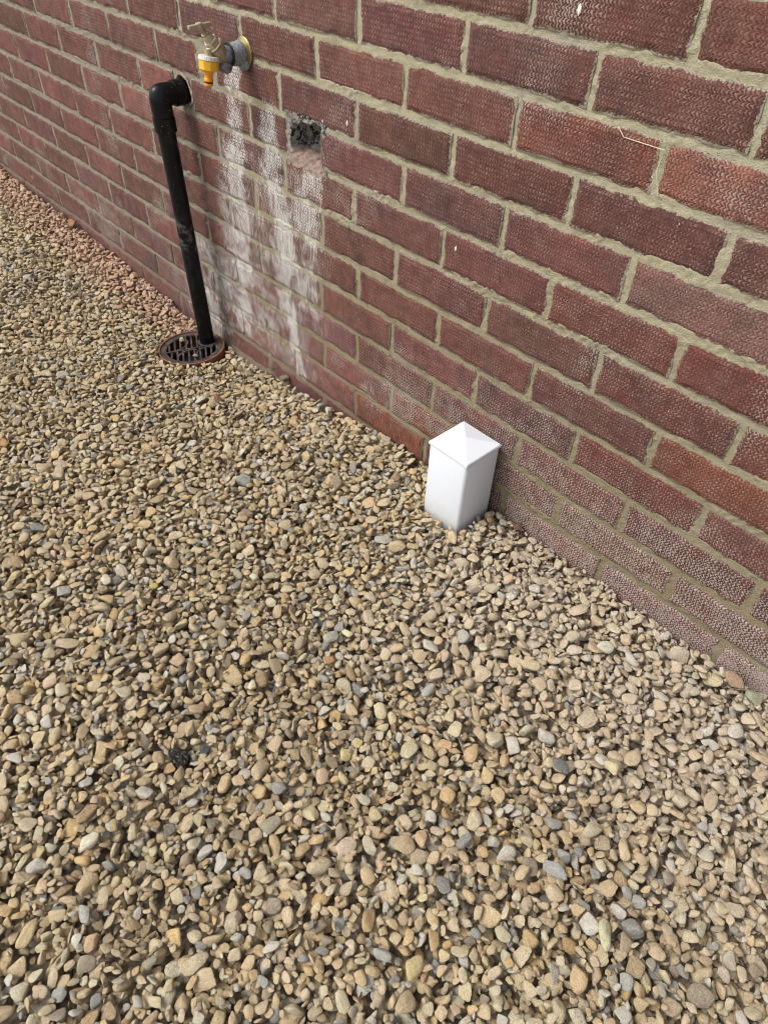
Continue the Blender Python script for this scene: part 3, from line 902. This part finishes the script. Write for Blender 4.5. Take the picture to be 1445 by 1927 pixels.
lathe(bm, J + ax * 0.042, ax, [(0, .0078), (0.002, .0080), (0.0035, .0066), (0.005, .0078), (0.0065, .0078), (0.007, .0052), (0.014, .0048), (0.018, .0062), (0.0195, .0060)], 28)
finish(bm, 'spindle', MAT_BRASS, tap, angle=30)
hc = J + ax * 0.0635
hd = Vector((0, 1.0, 0.055)).normalized()
bm = bmesh.new()
a_, u_, v_ = frame_of(hd)
Rm = Matrix((Vector((1, 0, 0)), hd, Vector((1, 0, 0)).cross(hd))).transposed()
box(bm, hc, (0.0085, 0.047, 0.0062), Rm)
finish(bm, 'tee_handle', MAT_BRASS_DULL, tap, bevel=0.0012)
bm = bmesh.new()
lathe(bm, hc - Vector((0, 0, 0.004)), (0, -0.2, 1), [(0, .0060), (0.005, .0066), (0.0085, .0058), (0.0090, .0040)], 24)
finish(bm, 'handle_boss', MAT_BRASS_DULL, tap, angle=30)

# hose connector screwed on the outlet
con = tag(empty('hose_connector', (TX, -0.079, 0.655)), 'orange and yellow hose connector with white collar hanging from the tap outlet', 'hose connector')
cd = Vector((0, -0.16, -1)).normalized(); c0 = Vector((TX, -0.0782, 0.6795))
bm = bmesh.new()
rib = lambda t, an: 1 + (0.022 if math.sin(an * 30) > 0 else 0)
lathe(bm, c0, cd, [(0, .0100), (0.0003, .0182), (0.0062, .0188), (0.0066, .0170)], 120, rfn=rib)
finish(bm, 'collar', MAT_RINGW, con, angle=25)
bm = bmesh.new()
rib = lambda t, an: 1 + (0.035 if math.sin(an * 9) > 0.35 else 0)
lathe(bm, c0 + cd * 0.0068, cd, [(0, .0160), (0.0003, .0178), (0.015, .0172), (0.0165, .0155), (0.019, .0095)], 90, rfn=rib)
finish(bm, 'connector_nut', MAT_YELLOW, con, angle=25)
bm = bmesh.new()
lathe(bm, c0 + cd * 0.0245, cd, [(0, .0092), (0.004, .0090), (0.0055, .0078), (0.011, .0076), (0.0125, .0086), (0.0165, .0086), (0.0172, .0070), (0.0192, .0070), (0.0196, .0082), (0.0235, .0076), (0.0242, .0050)], 40)
finish(bm, 'connector_spigot', MAT_ORANGE, con, angle=25)
bm = bmesh.new()
bmesh.ops.create_uvsphere(bm, u_segments=4, v_segments=3, radius=0.001)
bm.free(); bm = bmesh.new()
lathe(bm, c0 + cd * 0.0416, cd, [(0, .0072), (0.0005, .0083), (0.0018, .0083), (0.0023, .0072)], 36)
finish(bm, 'seal_ring', MAT_RUBBER, con)

# ------------------------------------------------------------------ straw and chips on the wall
def on_wall(u, v, y=-0.002):
    return Vector(unproject(u, v, 1, y))
bm = bmesh.new()
tube(bm, [on_wall(*p) for p in ((1163, 238), (1173, 258), (1210, 270), (1251, 283), (1243, 300), (1234, 323), (1236, 345), (1236, 370))], 0.00055, 6)
tag(finish(bm, 'straw', MAT_STRAW), 'bent dry grass stalk stuck to a mortar joint of the brick wall', 'straw')
chips = [(857, 468, .0042, 'pale flake on a brick face right of the middle of the wall'),
         (653, 232, .0045, 'white curled flake on the brick just right of the hole'),
         (1090, 18, .0060, 'white splash of paint on a brick at the top of the wall'),
         (607, 228, .0028, 'tiny white chip at the top right corner of the hole')]
for u, v, s, lb in chips:
    bm = bmesh.new()
    c = on_wall(u, v, -0.0012)
    bmesh.ops.create_icosphere(bm, subdivisions=2, radius=1)
    for vv in bm.verts:
        k = 1 + 0.25 * math.sin(vv.co.x * 5 + s * 900) * math.cos(vv.co.z * 4)
        vv.co = Vector((vv.co.x * s * 0.5 * k, vv.co.y * 0.0011, vv.co.z * s * k)) + c
    tag(finish(bm, 'flake', MAT_CHIP), lb, 'flake')


# ------------------------------------------------------------------ stones
def stone_mesh(name, seed, sub=3, k_planes=9, soft=18.0):
    r = np.random.default_rng(seed)
    bm = bmesh.new(); bmesh.ops.create_icosphere(bm, subdivisions=sub, radius=1)
    P = np.array([v.co[:] for v in bm.verts])
    N = r.normal(size=(k_planes, 3)); N /= np.linalg.norm(N, axis=1)[:, None]
    Dd = r.uniform(0.38, 0.82, k_planes)
    cosv = np.clip(P @ N.T, 1e-3, None)
    lim = Dd / cosv
    al = np.c_[lim, np.ones(len(P))]
    rad = -np.log(np.exp(-soft * np.clip(al, 0, 3)).sum(1)) / soft
    rad = np.clip(rad, .3, 1.05)
    Q = P * rad[:, None]
    f = r.uniform(1.2, 2.6, (3, 3)); ph = r.uniform(0, 6.28, 3)
    lump_ = sum(np.sin(Q @ f[i] + ph[i]) for i in range(3)) * 0.035
    f = r.uniform(4, 7, (3, 3)); lump_ += sum(np.sin(Q @ f[i] * 1.2 + ph[i]) for i in range(3)) * 0.010
    Q = Q * (1 + lump_)[:, None]
    Q /= np.abs(Q).max(0)
    for v, q in zip(bm.verts, Q): v.co = q
    me = bpy.data.meshes.new(name); bm.to_mesh(me); bm.free()
    me.shade_smooth()
    return me


NSH = 26
shapes = []
src = bpy.data.collections.new('gravel_shapes')              # instancing source, not linked to the scene
for k in range(NSH):
    soft = 13.0 if k % 3 == 0 else (26.0 if k % 3 == 1 else 44.0)
    me = stone_mesh('pebble_shape', 100 + k, 3, 6 + k % 8, soft)
    me.materials.append(MAT_STONE)
    o = bpy.data.objects.new('pebble_shape_%02d' % k, me); src.objects.link(o)
    shapes.append(me)

# packing on a height field: each stone is dropped where it finds the lowest seat
HS = 0.002
RX0, RX1, RY0, RY1 = -3.25, 1.15, -1.32, 0.0
nxh = int((RX1 - RX0) / HS); nyh = int((RY1 - RY0) / HS) + 12
hxs = RX0 + (np.arange(nxh) + .5) * HS; hys = RY0 + (np.arange(nyh) + .5) * HS
HXg, HYg = np.meshgrid(hxs, hys, indexing='ij')
Gm = ground_height(HXg, np.minimum(HYg, 0)).astype(np.float64)
Hf = Gm - 0.0150
BIG = 5.0
Hf[HYg > -0.0015] = BIG
Hf[(np.abs(HXg - PC.x) < PS / 2 + .002) & (np.abs(HYg - PC.y) < PS / 2 + .002)] = BIG
Hf[np.hypot(HXg - GULLY[0], HYg - GULLY[1]) < rg + .001] = BIG
Hf[(HXg < -0.55) & (HXg > -1.5) & (HYg > -0.012)] = BIG

def euler_R(e):
    return np.array(Euler(e).to_matrix())

NST = 640
stamps = []
for s in range(NST):
    # semi axes in metres
    a = float(np.clip(rng.lognormal(math.log(0.0082), 0.36), 0.0036, 0.0185)) if rng.random() > 0.20 else rng.uniform(0.0030, 0.0055)
    q = rng.random()
    b = a * rng.uniform(0.52, 0.92); c = a * (rng.uniform(0.25, 0.42) if q < .6 else rng.uniform(0.40, 0.68))
    tilt = rng.normal(0, 0.30) if rng.random() < 0.72 else rng.normal(0, 0.9)
    e = (tilt, rng.normal(0, 0.28 if rng.random() < .7 else .8), 0)
    e = Matrix.Rotation(rng.uniform(0, 6.283), 3, 'Z') @ Euler(e).to_matrix() @ Matrix.Rotation(rng.uniform(0, 6.283), 3, 'Z')
    e = e.to_euler()
    R = euler_R(e)
    A = R @ np.diag([1 / a ** 2, 1 / b ** 2, 1 / c ** 2]) @ R.T
    n = int(math.ceil(a / HS)) + 1
    g = np.arange(-n, n + 1) * HS
    X, Y = np.meshgrid(g, g, indexing='ij')
    qa = A[2, 2]; qb = 2 * (A[0, 2] * X + A[1, 2] * Y); qc = A[0, 0] * X * X + 2 * A[0, 1] * X * Y + A[1, 1] * Y * Y - 1
    disc = qb * qb - 4 * qa * qc
    m_ = disc > 0
    sq_ = np.sqrt(np.where(m_, disc, 0))
    zl = (-qb - sq_) / (2 * qa); zh = (-qb + sq_) / (2 * qa)
    ii, jj = np.nonzero(m_)
    if len(ii) < 4: continue
    stamps.append((a, b, c, tuple(e), ii - n, jj - n, zl[m_] * 0.93, zh[m_] * 0.93, n))
order = np.argsort([s[0] for s in stamps])

inst = []
Hflat = Hf.ravel()
flats = [(s[4] * nyh + s[5]) for s in stamps]
def try_seat(si, ci, cj):
    s = stamps[si]
    idx = flats[si] + (ci * nyh + cj)
    d = Hflat[idx] - s[6]
    if len(d) > 12:
        k = max(0, len(d) - 1 - len(d) // 14)
        z = np.partition(d, k)[k]
        if d.max() > 1.0: return None, idx
    else:
        z = d.max()
        if z > 1.0: return None, idx
    return z, idx

PM = 26
pos2 = []
area_pts = rng.random((400000, 2))
CX = RX0 + area_pts[:, 0] * (RX1 - RX0); CY = RY0 + area_pts[:, 1] * (RY1 - RY0)
prj = project(np.c_[CX, CY, np.zeros(len(CX))])
dep = (np.c_[CX, CY, np.zeros(len(CX))] - CAM_C) @ fwd
ok = (prj[:, 0] > -130) & (prj[:, 0] < 1575) & (prj[:, 1] > -200) & (prj[:, 1] < 2060) & (dep > 0.2)
CI = np.clip(((CX[ok] - RX0) / HS).astype(int), PM, nxh - PM); CJ = np.clip(((CY[ok] - RY0) / HS).astype(int), PM, nyh - 13)
frac = ok.mean()
area = frac * (RX1 - RX0) * (RY1 - RY0)
print('gravel area m2', area)
NTOT = int(area * 20500)
K = 3
ptr = 0
nC = len(CI)
big_first = rng.random(NTOT)
Gflat = Gm.ravel()
for t in range(NTOT):
    # more of the large stones early, a sprinkle of everything later
    si = int(rng.integers(len(stamps)))
    if t > NTOT * 0.8 and stamps[si][0] > 0.0125 and rng.random() < 0.7: si = int(order[rng.integers(len(order) * 3 // 4)])
    best = None
    s = stamps[si]
    for k in range(K):
        ci = CI[ptr]; cj = min(CJ[ptr], nyh - 1 - s[8]); ptr = (ptr + 1) % nC
        z, idx = try_seat(si, ci, cj)
        if z is None: continue
        sc = z - Gflat[ci * nyh + cj]
        if best is None or sc < best[0]: best = (sc, z, idx, ci, cj)
    if best is None or best[0] > 0.020: continue
    _, z, idx, ci, cj = best
    Hflat[idx] = np.maximum(Hflat[idx], z + s[7])
    inst.append((hxs[ci], hys[cj], z, si))
print('stones', len(inst), 'mean level', float((Hf - Gm)[(Hf < 1)].mean()))

PAL = np.array([[176, 152, 116], [165, 144, 112], [184, 163, 128], [170, 150, 122], [158, 135, 100], [190, 172, 138], [178, 150, 104],
                [210, 197, 166], [228, 219, 192], [160, 153, 136], [150, 126, 96], [176, 142, 104], [128, 116, 104], [166, 158, 132], [186, 160, 138], [194, 178, 132]]) / 255.0
PW = np.array([15, 14, 15, 13, 9, 12, 5.5, 9, 1.8, 4.5, 3.6, 0.9, 1.4, 2.4, 2.0, 2.0]); PW /= PW.sum()
def lin(c): c = np.asarray(c, float); return np.where(c <= .04045, c / 12.92, ((c + .055) / 1.055) ** 2.4)
NI = len(inst)
ia = np.array(inst)
ci = rng.choice(len(PAL), NI, p=PW)
cols = lin(PAL[ci]) * rng.uniform(0.82, 1.16, (NI, 1)) * rng.normal(1, 0.012, (NI, 3)) * 1.62 * np.array([0.975, 1.0, 0.97])
lum = (cols @ np.array([0.25, 0.65, 0.10]))[:, None]
sat = rng.uniform(0.56, 0.92, (NI, 1))
cols = lum + (cols - lum) * sat
mott = np.sin(ia[:, 0] * 5.3 + 1.7 * np.sin(ia[:, 1] * 7 + 1)) * np.sin(ia[:, 1] * 8.1 + 0.8 * np.sin(ia[:, 0] * 6))
cols = cols * (1.07 + 0.10 * mott[:, None]) * rng.lognormal(0.16, 0.20, (NI, 1)) * np.array([1.03, 1.0, 0.90])
lum = (cols @ np.array([0.25, 0.65, 0.10]))[:, None]
cols = cols * (np.where(lum > 0.6, 0.6 + (lum - 0.6) * 0.4, lum) / lum)
wh = rng.random(NI)
cols = np.where((wh < 0.055)[:, None], lin(np.array([236, 231, 216]) / 255) * rng.uniform(0.8, 1.0, (NI, 1)), cols)
cols = np.where(((wh > 0.055) & (wh < 0.10))[:, None], lin(np.array([184, 184, 176]) / 255) * rng.uniform(0.7, 1.1, (NI, 1)), cols)
# pink brick dust on the stones along the far foot of the wall, pale dusty stones right of the post
dustp = np.clip(1 - (-ia[:, 1]) / 0.16, 0, 1) * np.clip((-1.12 - ia[:, 0]) / 0.12, 0, 1) * np.clip((ia[:, 0] + 3.3) / 0.4, 0, 1)
dustp = np.clip(dustp * 2.2, 0, 1) * rng.uniform(0.45, 1.0, NI)
cols = cols * (1 - dustp[:, None]) + dustp[:, None] * (0.5 * cols + 0.66 * lin(np.array([236, 176, 158]) / 255))
pale = np.clip(1.45 - np.abs(ia[:, 1] + 0.06) / 0.28, 0, 1) * np.clip((ia[:, 0] + 0.30) / 0.15, 0, 1) * rng.uniform(0.5, 1.0, NI)
cols = cols * (1 - 0.75 * pale[:, None]) + 0.75 * pale[:, None] * (0.42 * cols + 0.80 * lin(np.array([229, 218, 203]) / 255))
cols = np.clip(cols / np.maximum(1, cols.max(1) / 0.80)[:, None], 0.01, 0.80)

pm = bpy.data.meshes.new('gravel')
pm.vertices.add(NI)
pm.vertices.foreach_set('co', ia[:, :3].astype(np.float32).ravel())
def addattr(name, typ, data, field):
    a = pm.attributes.new(name, typ, 'POINT'); a.data.foreach_set(field, np.ascontiguousarray(data).ravel())
sidx = ia[:, 3].astype(int)
ST_S = np.array([s[:3] for s in stamps]); ST_R = np.array([s[3] for s in stamps])
addattr('scl', 'FLOAT_VECTOR', ST_S[sidx].astype(np.float32), 'vector')
addattr('rot', 'FLOAT_VECTOR', ST_R[sidx].astype(np.float32), 'vector')
addattr('shp', 'INT', rng.integers(0, NSH, NI).astype(np.int32), 'value')
addattr('rnd', 'FLOAT', rng.random(NI).astype(np.float32), 'value')
addattr('col', 'FLOAT_COLOR', np.c_[cols, np.ones(NI)].astype(np.float32), 'color')
gravel = link('gravel', pm, MAT_STONE)
tag(gravel, kind='stuff', label='loose buff and grey pea gravel covering the ground along the wall', cat='gravel')
ng = bpy.data.node_groups.new('gravel_scatter', 'GeometryNodeTree')
ng.interface.new_socket('Geometry', in_out='INPUT', socket_type='NodeSocketGeometry')
ng.interface.new_socket('Geometry', in_out='OUTPUT', socket_type='NodeSocketGeometry')
gi = ng.nodes.new('NodeGroupInput'); go = ng.nodes.new('NodeGroupOutput')
iop = ng.nodes.new('GeometryNodeInstanceOnPoints')
cinf = ng.nodes.new('GeometryNodeCollectionInfo')
cinf.inputs['Collection'].default_value = src
cinf.inputs['Separate Children'].default_value = True
cinf.inputs['Reset Children'].default_value = True
def nattr(name, typ):
    n = ng.nodes.new('GeometryNodeInputNamedAttribute'); n.data_type = typ; n.inputs['Name'].default_value = name
    return n.outputs['Attribute']
e2r = ng.nodes.new('FunctionNodeEulerToRotation')
ng.links.new(nattr('rot', 'FLOAT_VECTOR'), e2r.inputs[0])
ng.links.new(gi.outputs[0], iop.inputs['Points'])
ng.links.new(cinf.outputs[0], iop.inputs['Instance'])
iop.inputs['Pick Instance'].default_value = True
ng.links.new(nattr('shp', 'INT'), iop.inputs['Instance Index'])
ng.links.new(e2r.outputs[0], iop.inputs['Rotation'])
ng.links.new(nattr('scl', 'FLOAT_VECTOR'), iop.inputs['Scale'])
ng.links.new(iop.outputs[0], go.inputs[0])
md = gravel.modifiers.new('scatter', 'NODES'); md.node_group = ng

# ------------------------------------------------------------------ stones one can point to
# (photo u, v, semi axes mm, heading deg, tilt, sRGB colour, label)
STONES = [
    (172, 1591, 14, 8.5, 6, 100, .1, (228, 226, 212), 'white oval pebble with a flat face near the lower left of the gravel'),
    (623, 1213, 13, 11, 3.5, 60, .15, (168, 172, 164), 'flat grey angular slate chip in the middle of the gravel'),
    (656, 1202, 12, 6, 4.5, 20, .1, (222, 218, 190), 'pale cream wedge stone just right of the flat slate chip'),
    (1036, 1645, 18, 9.5, 8, 20, .1, (168, 172, 178), 'blue grey jagged stone lying on the gravel at lower right'),
    (340, 1434, 17, 13, 9, 0, .1, (30, 27, 25), 'black porous clinker lump in a small hollow of the gravel, left of centre'),
    (386, 1417, 8, 6, 5, 30, .1, (88, 92, 98), 'small dark grey stone beside the black clinker lump'),
    (621, 1251, 8, 7, 6, 0, .1, (176, 136, 100), 'small orange brown stone under the flat slate chip'),
    (141, 431, 17, 13, 11, 20, .2, (178, 124, 104), 'dull salmon broken brick chip at the foot of the wall, far left'),
    (413, 760, 14, 10, 8, 10, .1, (128, 88, 68), 'reddish brown rough stone in front of the drain'),
    (478, 1301, 10, 8, 6, 120, .1, (222, 216, 196), 'smooth white round pebble left of the centre of the gravel'),
    (497, 1257, 11, 9, 6, 40, .1, (208, 196, 166), 'cream rounded pebble just above the smooth white pebble'),
    (513, 717, 8, 7, 5, 0, .1, (40, 38, 36), 'black stone by the foot of the wall right of the drain'),
    (536, 723, 12, 9, 8, 50, .1, (136, 124, 108), 'rough brown grey lump against the wall beside the black stone'),
    (970, 1006, 13, 9, 8, 100, .3, (118, 82, 68), 'upright red brown brick fragment between white post and wall'),
    (920, 991, 11, 8, 6, 95, .8, (188, 158, 112), 'tan pointed pebble leaning on the right side of the white post'),
    (1406, 1322, 16, 13, 9, 40, .1, (166, 168, 150), 'grey green round stone by the wall at the right edge'),
    (1376, 1291, 18, 11, 8, 10, .1, (176, 150, 132), 'pink brown wedge stone by the wall at the right edge'),
    (632, 921, 20, 12, 9, 0, .1, (164, 148, 134), 'large pale brown stone in the gravel left of the white post'),
    (1132, 1228, 14, 10, 6, 40, .1, (206, 208, 194), 'pale grey oval pebble right of the post, nearer the wall'),
    (1183, 1253, 14, 8, 6, 0, .1, (200, 202, 196), 'speckled white grey pebble beside the pale oval one'),
    (1105, 1570, 15, 9, 7, 60, .2, (206, 202, 180), 'pale wedge shaped stone in the gravel at lower right'),
    (1148, 1455, 15, 12, 9, 70, .1, (212, 202, 174), 'cream blocky stone in the gravel right of centre'),
    (1050, 1452, 13, 9, 5, 20, .2, (120, 124, 128), 'dark grey angular flake beside the cream blocky stone'),
    (1132, 1764, 17, 10, 8, 110, .1, (204, 204, 178), 'long pale greenish white stone near the bottom right'),
    (960, 1188, 12, 7, 4, 120, .1, (222, 216, 198), 'thin white stone in the gravel below the white post'),
    (995, 1262, 17, 8, 6, 30, .1, (208, 196, 166), 'long cream stone in the gravel below and right of the post'),
    (196, 1156, 13, 9, 6, 50, .1, (196, 182, 156), 'smooth beige oval pebble in the left part of the gravel'),
    (203, 1101, 11, 8, 7, 0, .1, (222, 218, 202), 'white blocky pebble in the left part of the gravel'),
    (292, 1108, 8, 7, 6, 0, .1, (206, 196, 112), 'small yellow stone in the left part of the gravel'),
    (15, 843, 15, 9, 7, 0, .1, (180, 138, 92), 'tawny orange stone at the left edge of the gravel'),
    (510, 1565, 16, 11, 5, 90, .1, (168, 164, 150), 'flat grey leaf shaped stone below the middle of the gravel'),
    (700, 1135, 13, 10, 8, 0, .1, (204, 188, 176), 'pinkish white quartz lump in the centre of the gravel'),
]
Gi = lambda x, y: (int((x - RX0) / HS), int((y - RY0) / HS))
for k, (u, v, a, b, c, hd_, tl, rgb, lb) in enumerate(STONES):
    a, b, c = a * .00112, b * .00112, c * .00108
    p = unproject(u, v, 2, 0.0)
    for _ in range(4):
        p = unproject(u, v, 2, float(ground_height(np.array(p[0]), np.array(p[1]))) + 0.008)
    dist = np.linalg.norm(p - CAM_C)
    i, j = Gi(p[0], p[1])
    nr = int(a * 0.6 / HS) + 1
    blk = Hf[max(0, i - nr):i + nr + 1, max(0, j - nr):j + nr + 1]
    blk = blk[blk < 1]
    zz = float(np.percentile(blk, 80)) if blk.size else float(ground_height(p[0], p[1]))
    me = stone_mesh('stone', 500 + k, 3, 9, 22 if k % 2 else 11)
    me.materials.append(stone_shader('stone_tone', tuple(float(q) for q in lin(np.array(rgb) / 255.0) * ((1.28, 1.24, 1.08) if k not in (4, 5, 11) else (1, 1, 1))), 0.37 * k))
    o = bpy.data.objects.new('stone', me); COL.objects.link(o)
    o.location = (p[0], min(p[1], -b * 0.9 - 0.002), zz + c * (0.1 if rgb[0] < 35 else 0.55))
    o.scale = (a, b, c)
    o.rotation_euler = (tl, tl * 0.5, math.radians(hd_))
    tag(o, lb, 'stone')
# two pebbles lying on the grate
for k, (u, v, s, lb) in enumerate(((343, 641, .0085, 'small pale pebble on the drain grate left of the pipe'),
                                   (368, 670, .0086, 'small cream pebble on the drain grate in front of the pipe'))):
    p = unproject(u, v, 2, GZT + 0.002)
    me = stone_mesh('stone', 700 + k, 3, 8, 14)
    me.materials.append(stone_shader('stone_tone', tuple(float(q) for q in lin(np.array((212, 190, 150)) / 255.0)), 9 + k))
    o = bpy.data.objects.new('stone', me); COL.objects.link(o)
    o.location = (p[0], p[1], GZT + s * 0.62 - 0.001)
    o.scale = (s, s * 0.85, s * 0.62); o.rotation_euler = (0, 0.05, k * 1.3)
    tag(o, lb, 'stone')
